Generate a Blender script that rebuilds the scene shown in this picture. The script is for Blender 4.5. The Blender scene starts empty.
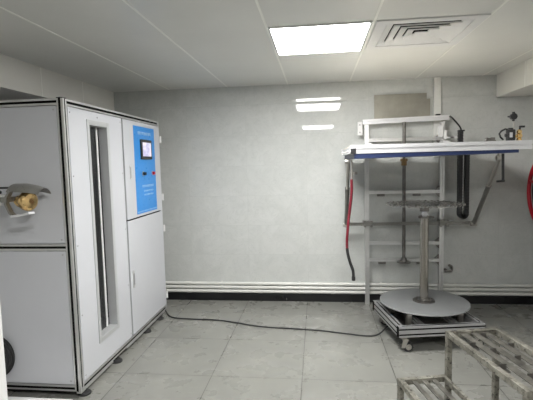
import bpy, bmesh, math, random
from mathutils import Vector, Matrix, Quaternion
random.seed(7)
PI = math.pi
scene = bpy.context.scene
col = scene.collection

# ------------------------------------------------------------------ camera
F_PX, PITCH, YAW, ROLL, EYE = 431.2, math.radians(4.9045), math.radians(-6.7704), math.radians(-1.3992), 1.4
fw = Vector((math.sin(YAW)*math.cos(PITCH), math.cos(YAW)*math.cos(PITCH), -math.sin(PITCH)))
rt = Vector((math.cos(YAW), -math.sin(YAW), 0)); up = rt.cross(fw)
r2 = rt*math.cos(ROLL) + up*math.sin(ROLL); u2 = -rt*math.sin(ROLL) + up*math.cos(ROLL)
cam_data = bpy.data.cameras.new('camera'); cam = bpy.data.objects.new('camera', cam_data); col.objects.link(cam)
cam_data.sensor_fit = 'HORIZONTAL'; cam_data.sensor_width = 36.0; cam_data.lens = 36.0*F_PX/533.0
cam_data.clip_start = 0.02
m = Matrix((r2, u2, -fw)).transposed().to_4x4(); m.translation = Vector((0, 0, EYE)); cam.matrix_world = m
scene.camera = cam

# ------------------------------------------------------------------ world, exposure, lamp power
w = bpy.data.worlds.new('world'); scene.world = w; w.use_nodes = True
w.node_tree.nodes['Background'].inputs[0].default_value = (0.02, 0.02, 0.02, 1)
w.node_tree.nodes['Background'].inputs[1].default_value = 0.2
vs = scene.view_settings
vs.view_transform = 'Standard'; vs.look = 'None'; vs.exposure = 2.15; vs.gamma = 1.0; vs.use_curve_mapping = False
LAMP_A, LAMP_B = 13.6, 15.0
LAMP_COL = (1.0, 0.995, 0.965, 1)

D, H = 4.277, 2.158            # back wall distance, ceiling height
XL, XR, YB = -2.62, 2.06, -2.6
CELL = 0.595

# ------------------------------------------------------------------ materials
def new_mat(name):
    mt = bpy.data.materials.new(name); mt.use_nodes = True
    nt = mt.node_tree; return mt, nt, nt.nodes['Principled BSDF']
def coords(nt, scale=(1, 1, 1), kind='Object'):
    tc = nt.nodes.new('ShaderNodeTexCoord'); mp = nt.nodes.new('ShaderNodeMapping'); mp.inputs['Scale'].default_value = scale
    nt.links.new(tc.outputs[kind], mp.inputs[0]); return mp.outputs[0]
def noise(nt, vec, scale, detail=4, rough=0.6, dist=0.0):
    n = nt.nodes.new('ShaderNodeTexNoise'); n.inputs['Scale'].default_value = scale; n.inputs['Detail'].default_value = detail
    n.inputs['Roughness'].default_value = rough; n.inputs['Distortion'].default_value = dist
    nt.links.new(vec, n.inputs['Vector']); return n.outputs['Fac']
def ramp(nt, fac, stops):
    r = nt.nodes.new('ShaderNodeValToRGB'); e = r.color_ramp.elements
    while len(e) < len(stops): e.new(0.5)
    for k, (p, c) in enumerate(stops):
        e[k].position = p; e[k].color = (c[0], c[1], c[2], 1) if not isinstance(c, (int, float)) else (c, c, c, 1)
    nt.links.new(fac, r.inputs[0]); return r.outputs[0]
def mix(nt, a, b, fac, mode='MIX'):
    n = nt.nodes.new('ShaderNodeMix'); n.data_type = 'RGBA'; n.blend_type = mode
    for s, v in ((0, fac), (6, a), (7, b)):
        if hasattr(v, 'links') or hasattr(v, 'is_linked'): nt.links.new(v, n.inputs[s])
        else: n.inputs[s].default_value = v if s == 0 else (v[0], v[1], v[2], 1)
    return n.outputs[2]
def simple(name, c, rough=0.5, metal=0.0, var=0.06, vs_=6.0, spec=0.5, rvar=0.1, coat=0.0):
    """procedural paint / metal: base colour and roughness broken up by soft noise"""
    mt, nt, b = new_mat(name)
    v = coords(nt); f = noise(nt, v, vs_)
    lo = [x*(1-var) for x in c]; hi = [min(1, x*(1+var)) for x in c]
    nt.links.new(ramp(nt, f, [(0.3, lo), (0.7, hi)]), b.inputs['Base Color'])
    f2 = noise(nt, v, vs_*3)
    nt.links.new(ramp(nt, f2, [(0.3, max(0.02, rough-rvar)), (0.7, min(1, rough+rvar))]), b.inputs['Roughness'])
    b.inputs['Metallic'].default_value = metal; b.inputs['Specular IOR Level'].default_value = spec
    b.inputs['Coat Weight'].default_value = coat
    return mt
M = {}
M['white_panel'] = simple('white_panel', (0.565, 0.575, 0.61), 0.35, 0, 0.02, 3, rvar=0.05)
M['front_panel'] = M['white_panel']
M['white_paint'] = simple('white_paint', (0.72, 0.72, 0.72), 0.45, 0, 0.03)
M['alu'] = simple('alu', (0.72, 0.72, 0.72), 0.38, 0.85, 0.04, 20)
M['alu_bright'] = simple('alu_bright', (0.74, 0.74, 0.76), 0.42, 0.5, 0.03, 20)
M['white_metal'] = simple('white_metal', (0.52, 0.53, 0.54), 0.4, 0.3, 0.02, 20)
M['black_slot'] = simple('black_slot', (0.006, 0.006, 0.006), 0.8, 0, 0.1, spec=0.1)
M['black_plastic'] = simple('black_plastic', (0.018, 0.018, 0.02), 0.4, 0, 0.2, 15)
M['rubber'] = simple('rubber', (0.02, 0.02, 0.021), 0.75, 0, 0.2, 15)
M['steel'] = simple('steel', (0.52, 0.50, 0.47), 0.32, 0.95, 0.05, 12, rvar=0.04)
M['dark_steel'] = simple('dark_steel', (0.2, 0.19, 0.18), 0.4, 0.9, 0.2, 25)
M['screw'] = simple('screw', (0.45, 0.45, 0.46), 0.4, 0.9, 0.1, 30)
M['brass'] = simple('brass', (0.85, 0.60, 0.28), 0.2, 1.0, 0.05, 20, rvar=0.03)
M['copper'] = simple('copper', (0.25, 0.17, 0.09), 0.35, 1.0, 0.12, 20)
M['blue_board'] = simple('blue_board', (0.012, 0.025, 0.09), 0.45, 0, 0.12, 20)
M['blue_label'] = simple('blue_label', (0.035, 0.27, 0.72), 0.35, 0, 0.03, 10)
M['label_white'] = simple('label_white', (0.55, 0.75, 0.95), 0.5, 0, 0.02)
M['red'] = simple('red', (0.50, 0.012, 0.03), 0.35, 0, 0.1, 10)
M['red_hose'] = simple('red_hose', (0.16, 0.010, 0.022), 0.4, 0, 0.25, 10)
M['plate_steel'] = simple('plate_steel', (0.36, 0.345, 0.30), 0.42, 0.7, 0.14, 5)
M['disc_grey'] = simple('disc_grey', (0.235, 0.243, 0.247), 0.42, 0.0, 0.03, 4, rvar=0.03)
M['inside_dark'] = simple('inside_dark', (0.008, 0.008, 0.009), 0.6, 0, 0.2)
M['wall_side'] = simple('wall_side', (0.68, 0.68, 0.66), 0.4, 0, 0.04, 2)
M['baseboard'] = simple('baseboard', (0.006, 0.006, 0.007), 0.35, 0, 0.2)
M['strut'] = simple('strut', (0.27, 0.265, 0.25), 0.35, 0.65, 0.05, 20)
M['alu_cart'] = simple('alu_cart', (0.50, 0.50, 0.51), 0.4, 0.6, 0.04, 20)
M['column_steel'] = simple('column_steel', (0.36, 0.34, 0.31), 0.22, 0.95, 0.05, 12, rvar=0.03)
M['cream_bounce_board'] = simple('cream_bounce_board', (0.82, 0.77, 0.68), 0.5, 0, 0.02)
M['pierced'] = simple('pierced', (0.42, 0.41, 0.39), 0.25, 0.9, 0.4, 30)
M['conduit'] = simple('conduit', (0.70, 0.70, 0.67), 0.4, 0, 0.04, 4)

mt, nt, b = new_mat('glass_dark'); b.inputs['Base Color'].default_value = (0.5, 0.52, 0.55, 1)
b.inputs['Transmission Weight'].default_value = 1.0; b.inputs['Roughness'].default_value = 0.03; b.inputs['IOR'].default_value = 1.45
nt.links.new(ramp(nt, noise(nt, coords(nt), 3), [(0.3, (0.45, 0.47, 0.5)), (0.7, (0.55, 0.57, 0.6))]), b.inputs['Base Color']); M['glass'] = mt

mt, nt, b = new_mat('screen_lit'); v = coords(nt)
c_ = ramp(nt, noise(nt, v, 18, 2), [(0.35, (0.42, 0.40, 0.60)), (0.55, (0.66, 0.64, 0.80)), (0.7, (0.75, 0.60, 0.62))])
nt.links.new(c_, b.inputs['Base Color']); nt.links.new(c_, b.inputs['Emission Color']); b.inputs['Emission Strength'].default_value = 0.12; M['screen'] = mt

def lampmat(name, s):
    mt, nt, b = new_mat(name); b.inputs['Base Color'].default_value = (0.9, 0.9, 0.9, 1)
    f = ramp(nt, noise(nt, coords(nt), 2), [(0.3, LAMP_COL[:3]), (0.7, (1.0, 0.99, 0.96))])
    nt.links.new(f, b.inputs['Emission Color']); b.inputs['Emission Strength'].default_value = s; return mt
M['lampA'] = lampmat('lamp_near_wall', LAMP_A); M['lampB'] = lampmat('lamp_overhead', LAMP_B)

# stained stainless steel of the step stand
mt, nt, b = new_mat('stained_steel'); v = coords(nt)
base = ramp(nt, noise(nt, v, 7, 6, 0.7, 0.5), [(0.3, (0.11, 0.105, 0.09)), (0.5, (0.25, 0.24, 0.205)), (0.72, (0.46, 0.445, 0.39))])
sp = ramp(nt, noise(nt, v, 40, 5, 0.7), [(0.52, 0.0), (0.64, 1.0)])
nt.links.new(mix(nt, base, (0.05, 0.045, 0.038), sp), b.inputs['Base Color'])
b.inputs['Metallic'].default_value = 0.55
nt.links.new(ramp(nt, noise(nt, v, 15), [(0.3, 0.35), (0.7, 0.6)]), b.inputs['Roughness']); M['stained'] = mt
M['stained_slat'] = simple('stained_slat', (0.13, 0.125, 0.11), 0.45, 0.4, 0.6, 14)

# polished grey marble-look floor tile, 600 mm
mt, nt, b = new_mat('floor_tile')
tc = nt.nodes.new('ShaderNodeTexCoord'); mp = nt.nodes.new('ShaderNodeMapping'); nt.links.new(tc.outputs['Object'], mp.inputs[0])
mp.inputs['Location'].default_value = (0.115+6.0, -2.688+6.0, 0)
br = nt.nodes.new('ShaderNodeTexBrick'); nt.links.new(mp.outputs[0], br.inputs['Vector'])
br.offset = 0.0; br.inputs['Scale'].default_value = 1.0; br.inputs['Brick Width'].default_value = 0.6; br.inputs['Row Height'].default_value = 0.6
br.inputs['Mortar Size'].default_value = 0.0032; br.inputs['Mortar Smooth'].default_value = 0.2
br.inputs['Color1'].default_value = (0, 0, 0, 1); br.inputs['Color2'].default_value = (1, 1, 1, 1); br.inputs['Bias'].default_value = 0.0
v = mp.outputs[0]
sh = nt.nodes.new('ShaderNodeVectorMath'); sh.operation = 'MULTIPLY_ADD'; sh.inputs[1].default_value = (3.7, 5.1, 2.3)
nt.links.new(br.outputs['Color'], sh.inputs[0]); nt.links.new(v, sh.inputs[2]); tv = sh.outputs[0]
cloud = ramp(nt, noise(nt, tv, 2.2, 8, 0.62, 0.3), [(0.25, (0.195, 0.195, 0.18)), (0.5, (0.228, 0.228, 0.21)), (0.75, (0.262, 0.260, 0.238))])
rot = nt.nodes.new('ShaderNodeMapping'); rot.inputs['Rotation'].default_value = (0, 0, 0.65); rot.inputs['Scale'].default_value = (1.0, 4.0, 1.0); nt.links.new(tv, rot.inputs[0])
vf = noise(nt, rot.outputs[0], 3.2, 4, 0.55, 0.6)
vein = ramp(nt, vf, [(0.488, 0.0), (0.5, 1.0), (0.512, 0.0)])
vmask = ramp(nt, noise(nt, tv, 2.0, 3), [(0.50, 0.0), (0.62, 0.6)])
mm = nt.nodes.new('ShaderNodeMath'); mm.operation = 'MULTIPLY'; nt.links.new(vein, mm.inputs[0]); nt.links.new(vmask, mm.inputs[1])
c1 = mix(nt, cloud, (0.36, 0.36, 0.335), mm.outputs[0])
c2 = mix(nt, c1, (0.055, 0.053, 0.048), br.outputs['Fac'])
nt.links.new(c2, b.inputs['Base Color'])
nt.links.new(ramp(nt, noise(nt, v, 5), [(0.3, 0.22), (0.7, 0.36)]), b.inputs['Roughness'])
bp = nt.nodes.new('ShaderNodeBump'); bp.invert = True; bp.inputs['Strength'].default_value = 0.3; bp.inputs['Distance'].default_value = 0.002
nt.links.new(br.outputs['Fac'], bp.inputs['Height']); nt.links.new(bp.outputs[0], b.inputs['Normal']); M['floor'] = mt

# glossy pale marble wall tile, 600 x 300
mt, nt, b = new_mat('wall_tile')
tc = nt.nodes.new('ShaderNodeTexCoord'); sx = nt.nodes.new('ShaderNodeSeparateXYZ'); nt.links.new(tc.outputs['Object'], sx.inputs[0])
cx = nt.nodes.new('ShaderNodeCombineXYZ'); nt.links.new(sx.outputs[0], cx.inputs[0]); nt.links.new(sx.outputs[2], cx.inputs[1])
mp = nt.nodes.new('ShaderNodeMapping'); nt.links.new(cx.outputs[0], mp.inputs[0]); mp.inputs['Location'].default_value = (6.1, -1.976+6.0, 0)
br = nt.nodes.new('ShaderNodeTexBrick'); nt.links.new(mp.outputs[0], br.inputs['Vector'])
br.offset = 0.0; br.inputs['Scale'].default_value = 1.0; br.inputs['Brick Width'].default_value = 0.6; br.inputs['Row Height'].default_value = 0.3
br.inputs['Mortar Size'].default_value = 0.0015; br.inputs['Mortar Smooth'].default_value = 0.5
br.inputs['Color1'].default_value = (0, 0, 0, 1); br.inputs['Color2'].default_value = (1, 1, 1, 1)
v = mp.outputs[0]
sh = nt.nodes.new('ShaderNodeVectorMath'); sh.operation = 'MULTIPLY_ADD'; sh.inputs[1].default_value = (2.7, 4.1, 0)
nt.links.new(br.outputs['Color'], sh.inputs[0]); nt.links.new(v, sh.inputs[2]); tv = sh.outputs[0]
cl = ramp(nt, noise(nt, tv, 5, 7, 0.65, 1.0), [(0.3, (0.525, 0.54, 0.525)), (0.7, (0.60, 0.61, 0.595))])
vein = ramp(nt, noise(nt, tv, 7, 5, 0.6, 2.0), [(0.475, 0.0), (0.5, 0.5), (0.525, 0.0)])
c1 = mix(nt, cl, (0.47, 0.485, 0.47), vein)
gm = nt.nodes.new('ShaderNodeMath'); gm.operation = 'MULTIPLY'; gm.inputs[1].default_value = 0.35; nt.links.new(br.outputs['Fac'], gm.inputs[0])
nt.links.new(mix(nt, c1, (0.40, 0.41, 0.40), gm.outputs[0]), b.inputs['Base Color'])
b.inputs['Roughness'].default_value = 0.025; b.inputs['Specular IOR Level'].default_value = 0.4; M['wall'] = mt

# ceiling boards with faint cross joints
mt, nt, b = new_mat('ceiling_board')
tc = nt.nodes.new('ShaderNodeTexCoord'); mp = nt.nodes.new('ShaderNodeMapping'); nt.links.new(tc.outputs['Object'], mp.inputs[0])
mp.inputs['Location'].default_value = (0.27+CELL*10, -2.472+0.62*10, 0)
br = nt.nodes.new('ShaderNodeTexBrick'); nt.links.new(mp.outputs[0], br.inputs['Vector']); br.offset = 0.0
br.inputs['Scale'].default_value = 1.0; br.inputs['Brick Width'].default_value = CELL; br.inputs['Row Height'].default_value = 0.62
br.inputs['Mortar Size'].default_value = 0.0015; br.inputs['Mortar Smooth'].default_value = 0.4
f = noise(nt, mp.outputs[0], 2.0)
cc = ramp(nt, f, [(0.3, (0.68, 0.68, 0.655)), (0.7, (0.72, 0.72, 0.695))])
nt.links.new(mix(nt, cc, (0.76, 0.76, 0.73), br.outputs['Fac']), b.inputs['Base Color'])
b.inputs['Roughness'].default_value = 0.35; M['ceiling'] = mt
M['seam'] = simple('seam', (0.88, 0.88, 0.84), 0.5, 0, 0.03)
M['soffit'] = simple('soffit', (0.74, 0.73, 0.69), 0.4, 0, 0.03, 2)

# ------------------------------------------------------------------ mesh builder
def frame_from(axis, upv=None):
    z = Vector(axis).normalized()
    u = Vector(upv) if upv is not None else (Vector((0, 0, 1)) if abs(z.z) < 0.9 else Vector((0, 1, 0)))
    x = u.cross(z).normalized(); y = z.cross(x); return x, y, z
class MB:
    def __init__(s): s.bm = bmesh.new(); s.mi = 0
    def _faces(s, vs, fs, smooth=False):
        bv = [s.bm.verts.new(v) for v in vs]
        for f in fs:
            try:
                fc = s.bm.faces.new([bv[i] for i in f]); fc.material_index = s.mi; fc.smooth = smooth
            except ValueError: pass
        return s
    def box(s, a, c, bev=0.0):
        x0, y0, z0 = [min(p, q) for p, q in zip(a, c)]; x1, y1, z1 = [max(p, q) for p, q in zip(a, c)]
        if bev <= 0:
            vs = [(x0,y0,z0),(x1,y0,z0),(x1,y1,z0),(x0,y1,z0),(x0,y0,z1),(x1,y0,z1),(x1,y1,z1),(x0,y1,z1)]
            return s._faces(vs, [(3,2,1,0),(4,5,6,7),(0,1,5,4),(1,2,6,5),(2,3,7,6),(3,0,4,7)])
        t = bmesh.new(); bmesh.ops.create_cube(t, size=1)
        for v in t.verts: v.co = Vector(((x0+x1)/2+v.co.x*(x1-x0), (y0+y1)/2+v.co.y*(y1-y0), (z0+z1)/2+v.co.z*(z1-z0)))
        bmesh.ops.bevel(t, geom=t.edges[:], offset=bev, segments=2, affect='EDGES', profile=0.5)
        return s._merge(t)
    def _merge(s, t, mat=None, smooth=False):
        mp = {}
        for v in t.verts: mp[v] = s.bm.verts.new(mat @ v.co if mat else v.co)
        for f in t.faces:
            fc = s.bm.faces.new([mp[v] for v in f.verts]); fc.material_index = s.mi; fc.smooth = smooth
        t.free(); return s
    def prism(s, poly, p0, p1, upv=None, smooth=False):
        """2-D outline swept from p0 to p1"""
        p0, p1 = Vector(p0), Vector(p1); x, y, z = frame_from(p1-p0, upv); n = len(poly)
        vs = [p0+x*a+y*c for a, c in poly]+[p1+x*a+y*c for a, c in poly]
        fs = [(i, (i+1) % n, (i+1) % n+n, i+n) for i in range(n)]+[tuple(range(n-1, -1, -1)), tuple(range(n, 2*n))]
        return s._faces(vs, fs, smooth)
    def cyl(s, p0, p1, r0, r1=None, n=20, caps=True):
        r1 = r0 if r1 is None else r1
        p0, p1 = Vector(p0), Vector(p1); x, y, z = frame_from(p1-p0)
        ring = [(math.cos(2*PI*i/n), math.sin(2*PI*i/n)) for i in range(n)]
        s._faces([p0+(x*a+y*c)*r0 for a, c in ring]+[p1+(x*a+y*c)*r1 for a, c in ring],
                 [(i, (i+1) % n, (i+1) % n+n, i+n) for i in range(n)], True)
        if caps:
            s._faces([p0+(x*a+y*c)*r0 for a, c in ring], [tuple(range(n-1, -1, -1))])
            s._faces([p1+(x*a+y*c)*r1 for a, c in ring], [tuple(range(n))])
        return s
    def lathe(s, prof, base, axis=(0, 0, 1), n=40):
        """prof: (radius, height) pairs, turned about the axis through base"""
        b0 = Vector(base); x, y, z = frame_from(axis)
        for (ra, ha), (rb, hb) in zip(prof, prof[1:]):
            vs = []; 
            for r_, h_ in ((ra, ha), (rb, hb)):
                vs += [b0+z*h_+(x*math.cos(2*PI*i/n)+y*math.sin(2*PI*i/n))*r_ for i in range(n)]
            s._faces(vs, [(i, (i+1) % n, (i+1) % n+n, i+n) for i in range(n)], abs(ra-rb) < abs(ha-hb)*3)
        return s
    def tube(s, pts, r, n=10, closed=False):
        P = [Vector(p) for p in pts]; L = len(P); rings = []; prev = None
        for i, p in enumerate(P):
            t = (P[(i+1) % L]-P[i-1]) if closed else (P[min(i+1, L-1)]-P[max(i-1, 0)])
            t.normalize()
            if prev is None: x, y, _ = frame_from(t)
            else:
                x = prev-t*prev.dot(t); x.normalize(); y = t.cross(x)
            prev = x; rings.append([p+(x*math.cos(2*PI*k/n)+y*math.sin(2*PI*k/n))*r for k in range(n)])
        vs = [q for g in rings for q in g]; fs = []
        for i in range(L if closed else L-1):
            j = (i+1) % L
            for k in range(n): fs.append((i*n+k, i*n+(k+1) % n, j*n+(k+1) % n, j*n+k))
        if not closed: fs += [tuple(range(n-1, -1, -1)), tuple(range((L-1)*n, L*n))]
        return s._faces(vs, fs, True)
    def slab_path(s, pts, wdir, wid, th):
        """bent flat strip: path pts in a plane, width along wdir, thickness th"""
        P = [Vector(p) for p in pts]; W = Vector(wdir).normalized(); vs = []
        for i, p in enumerate(P):
            t = (P[min(i+1, len(P)-1)]-P[max(i-1, 0)]).normalized(); nrm = t.cross(W).normalized()
            for a, c in ((-1, -1), (1, -1), (1, 1), (-1, 1)): vs.append(p+W*(a*wid/2)+nrm*(c*th/2))
        fs = [tuple((3, 2, 1, 0)), tuple((len(P)-1)*4+k for k in (0, 1, 2, 3))]
        for i in range(len(P)-1):
            for k in range(4): fs.append((i*4+k, i*4+(k+1) % 4, (i+1)*4+(k+1) % 4, (i+1)*4+k))
        return s._faces(vs, fs)
    def build(s, name, mat, parent=None, world=True):
        me = bpy.data.meshes.new(name); bmesh.ops.recalc_face_normals(s.bm, faces=s.bm.faces[:])
        mats = mat if isinstance(mat, (list, tuple)) else [mat]
        if parent is not None and world:
            for v in s.bm.verts: v.co -= Vector(parent['_base'])
        s.bm.to_mesh(me); s.bm.free()
        for q in mats: me.materials.append(q)
        o = bpy.data.objects.new(name, me); col.objects.link(o)
        if parent is not None: o.parent = parent
        return o
BASES = []
def thing(name, label, cat, loc=(0, 0, 0), rotz=0.0, group=None):
    o = bpy.data.objects.new(name, None); col.objects.link(o); o.empty_display_size = 0.1
    o.location = loc; o.rotation_euler = (0, 0, rotz); o['label'] = label; o['category'] = cat; o['_base'] = tuple(loc); BASES.append(o)
    if group: o['group'] = group
    return o
def single(mb, name, mat, label, cat, loc, group=None):
    """a thing that is one mesh, with its origin at loc"""
    for v in mb.bm.verts: v.co -= Vector(loc)
    o = mb.build(name, mat); o.location = loc; o['label'] = label; o['category'] = cat
    if group: o['group'] = group
    return o
def sub(mb, name, mat, parent, base, world=True):
    """sub-part: parent is a part mesh whose own origin is its thing's base"""
    if world:
        for v in mb.bm.verts: v.co -= Vector(base)
    o = mb.build(name, mat, None); o.parent = parent; return o
def struct(mb, name, mat):
    o = mb.build(name, mat); o['kind'] = 'structure'; return o

def tslot(wd, ht, slot=0.0115, dep=0.010, nx=1, ny=1):
    """outline of a T-slot aluminium profile: wd x ht, nx slots on the top/bottom, ny slots on each side"""
    a, c = wd/2, ht/2; pts = []
    def side(p, d, nrm, length, n):
        out = [p]
        for k in range(n):
            m_ = (k+0.5)*length/n
            for t, dd in ((m_-slot/2, 0), (m_-slot/2, dep), (m_+slot/2, dep), (m_+slot/2, 0)):
                out.append((p[0]+d[0]*t+nrm[0]*dd, p[1]+d[1]*t+nrm[1]*dd))
        return out
    pts += side((-a, -c), (1, 0), (0, 1), wd, nx); pts += side((a, -c), (0, 1), (-1, 0), ht, ny)
    pts += side((a, c), (-1, 0), (0, -1), wd, nx); pts += side((-a, c), (0, -1), (1, 0), ht, ny)
    return pts
def ext(mb, p0, p1, wd=0.03, ht=0.03, nx=1, ny=1, upv=None, black=False):
    mb.mi = 0; mb.prism(tslot(wd, ht, nx=nx, ny=ny), p0, p1, upv)
    return mb

# ================================================================== SETTING
mb = MB(); mb.box((XL-.1, YB-.1, -0.1), (XR+.1, D+.1, 0)); struct(mb, 'floor', M['floor'])
mb = MB(); mb.box((XL-.1, YB-.1, H), (XR+.1, D+.1, H+0.1)); struct(mb, 'ceiling', M['ceiling'])
# back wall: each tile course is laid very slightly out of plumb, so it mirrors the lamps at its own height
mb = MB()
courses = [(2.158, 1.989, 0.0145), (1.989, 1.972, -0.14), (1.972, 1.676, -0.0135), (1.676, 1.376, -0.004), (1.376, 1.076, 0.002), (1.076, 0.776, 0.0), (0.776, 0.476, 0.0), (0.476, 0.176, 0.001), (0.176, -0.02, 0.0)]  # the thin steep strip is no tile: added to break the lamp reflection
for z1_, z0_, e in courses:
    hgt = z1_-z0_; dz = e*hgt/2
    # front face leans by e: y at the course top = D - dz, at its foot = D + dz
    y_top, y_bot = D-dz, D+dz
    vs_ = [(XL-.1, y_bot, z0_), (XR+.1, y_bot, z0_), (XR+.1, y_top, z1_), (XL-.1, y_top, z1_),
           (XL-.1, D+.08, z0_), (XR+.1, D+.08, z0_), (XR+.1, D+.08, z1_), (XL-.1, D+.08, z1_)]
    mb._faces(vs_, [(0, 1, 2, 3), (7, 6, 5, 4), (4, 5, 1, 0), (3, 2, 6, 7), (0, 3, 7, 4), (1, 5, 6, 2)])
struct(mb, 'wall_back', M['wall'])
mb = MB(); mb.box((XL-.1, YB-.1, 0), (XL, D, H)); struct(mb, 'wall_left', M['wall_side'])
mb = MB(); mb.box((XR, YB-.1, 0), (XR+.1, D, H)); struct(mb, 'wall_right', M['wall_side'])
mb = MB(); mb.box((XL, YB-.1, 0), (XR, YB, H)); struct(mb, 'wall_front', M['wall_side'])
mb = MB(); mb.box((XL, YB, 1.94), (-2.053, D-0.004, H)); struct(mb, 'trim_1', M['soffit'])          # left bulkhead
mb = MB(); mb.box((1.654, YB, 1.955), (XR, D-0.004, H)); struct(mb, 'trim_2', M['soffit'])          # right bulkhead
n_ = 3
for x_ in (-1.463, -0.868, -0.271, 0.322, 0.930, 1.53):
    mb = MB(); mb.box((x_-0.006, YB, H-0.002), (x_+0.006, D-0.006, H+0.004)); struct(mb, 'trim_%d' % n_, M['seam']); n_ += 1
for xx, s_, ys in ((-2.053, 1, (1.93, 2.515, 3.097, 3.679)), (1.654, -1, (2.54, 3.13, 3.719))):
    for y_ in ys:
        mb = MB(); z0_ = 1.94 if s_ > 0 else 1.955
        mb.box((xx, y_-0.005, z0_), (xx+s_*0.002, y_+0.005, H-0.003)); struct(mb, 'trim_%d' % n_, M['seam']); n_ += 1
mb = MB(); mb.box((XL, D-0.022, 0), (XR, D-0.004, 0.078)); struct(mb, 'baseboard_back', M['baseboard'])
mb = MB(); mb.box((XR-0.015, YB, 0), (XR, D-0.024, 0.078)); struct(mb, 'baseboard_right', M['baseboard'])

# three white conduits along the foot of the back wall
for k, (zc, word) in enumerate(((0.181, 'uppermost'), (0.141, 'middle'), (0.100, 'lowest'))):
    mb = MB(); rr = 0.0165; yc = D-0.022
    prof = [(rr*math.cos(a), rr*math.sin(a)) for a in [2*PI*i/20 for i in range(20)]]
    mb.cyl((XL+.002, yc, zc), (XR-.002, yc, zc), rr, n=20)
    for x_ in (-1.36, -0.62, 0.12, 1.42): mb.cyl((x_, yc, zc), (x_+0.05, yc, zc), rr+0.0022, n=20)
    for x_ in (-1.0, -0.2, 0.6, 1.3): mb.box((x_, yc, zc-rr-0.002), (x_+0.018, D-0.002, zc+rr+0.002))
    single(mb, 'conduit', M['conduit'], ('white conduit along the back wall, %s of the three' % word), 'conduit', (0, yc, zc), 'conduits at the foot of the wall')

# ================================================================== CEILING FITTINGS
def lamp(y0, y1, mat, label):
    t = thing('ceiling_light', label, 'ceiling light', (0.025, (y0+y1)/2, H), group='square panel lights in the ceiling')
    x0, x1 = -0.262, 0.312
    mb = MB()
    for a, c in (((x0, y0), (x1, y0+.014)), ((x0, y1-.014), (x1, y1)), ((x0, y0+.014), (x0+.012, y1-.014)), ((x1-.012, y0+.014), (x1, y1-.014))):
        mb.box((a[0], a[1], H-0.010), (c[0], c[1], H-0.0005), 0.001)
    mb.build('frame', M['white_paint'], t)
    mb = MB(); mb.box((x0+.0125, y0+.0145, H-0.006), (x1-.0125, y1-.0145, H-0.0008)); mb.build('diffuser', mat, t)
lamp(2.472, 3.095, M['lampA'], 'bright square panel light in the ceiling ahead, left of the air vent')
lamp(-0.008, 0.615, M['lampB'], 'bright square panel light overhead, seen only as the small lower reflection on the wall')

t = thing('air_vent', 'white square four-way air diffuser set in the ceiling right of the lit panel', 'air vent', (0.63, 2.77, H))
cx_, cy_ = 0.63, 2.77
def ring_mesh(mb, r_out, z_out, r_in, z_in, th=0.0015):
    """one square louvre: a sloping four-sided flare"""
    for dz in (0, th):
        vs_ = [(cx_+sx_*r_out, cy_+sy_*r_out, z_out+dz) for sx_, sy_ in ((-1,-1),(1,-1),(1,1),(-1,1))]+[(cx_+sx_*r_in, cy_+sy_*r_in, z_in+dz) for sx_, sy_ in ((-1,-1),(1,-1),(1,1),(-1,1))]
        mb._faces(vs_, [(0,1,5,4),(1,2,6,5),(2,3,7,6),(3,0,4,7)])
    for q in (0, .0015):   # upturned lip along the outer edge
        r_ = r_out-q; vs_ = [(cx_+sx_*r_, cy_+sy_*r_, z_out+dz) for dz in (0, .0075) for sx_, sy_ in ((-1,-1),(1,-1),(1,1),(-1,1))]
        mb._faces(vs_, [(0,1,5,4),(1,2,6,5),(2,3,7,6),(3,0,4,7)])
mb = MB()
for a, c in (((-.295, -.295), (.295, -.235)), ((-.295, .235), (.295, .295)), ((-.295, -.235), (-.235, .235)), ((.235, -.235), (.295, .235))):
    mb.box((cx_+a[0], cy_+a[1], H-0.008), (cx_+c[0], cy_+c[1], H-0.0005))
mb.build('frame', M['white_paint'], t)
for k, ro in enumerate((0.233, 0.185, 0.137, 0.089)):
    mb = MB(); ring_mesh(mb, ro, H-0.006, ro-0.046, H+0.0105); mb.build('louvre', M['white_paint'], t)
mb = MB(); mb.box((cx_-.040, cy_-.040, H-0.006), (cx_+.040, cy_+.040, H-0.002)); mb.build('centre_plate', M['white_paint'], t)
# the dark duct box above the diffuser, cut into the ceiling board
mb = MB()
for a, c in (((-.236, -.236, .099), (.236, .236, .0995)),): mb.box((cx_+a[0], cy_+a[1], H+a[2]), (cx_+c[0], cy_+c[1], H+c[2]))
for sx_, sy_ in ((1, 0), (-1, 0), (0, 1), (0, -1)):
    if sx_: mb.box((cx_+sx_*.234, cy_-.236, H), (cx_+sx_*.236, cy_+.236, H+.099))
    else: mb.box((cx_-.236, cy_+sy_*.234, H), (cx_+.236, cy_+sy_*.236, H+.099))
mb.build('duct_box', M['black_slot'], t)
# ceiling opening for the duct
ceil = bpy.data.objects['ceiling']; me = ceil.data; bm = bmesh.new()
xa, xb, ya, yb = XL-.1, XR+.1, YB-.1, D+.1; hx0, hx1, hy0, hy1 = cx_-.236, cx_+.236, cy_-.236, cy_+.236
def bbox(x0, y0, x1, y1):
    vs_ = [bm.verts.new(p) for p in ((x0,y0,H),(x1,y0,H),(x1,y1,H),(x0,y1,H),(x0,y0,H+.1),(x1,y0,H+.1),(x1,y1,H+.1),(x0,y1,H+.1))]
    for f in ((3,2,1,0),(4,5,6,7),(0,1,5,4),(1,2,6,5),(2,3,7,6),(3,0,4,7)): bm.faces.new([vs_[i] for i in f])
bbox(xa, ya, xb, hy0); bbox(xa, hy1, xb, yb); bbox(xa, hy0, hx0, hy1); bbox(hx1, hy0, xb, hy1)
bmesh.ops.recalc_face_normals(bm, faces=bm.faces[:]); bm.to_mesh(me); bm.free()

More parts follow.
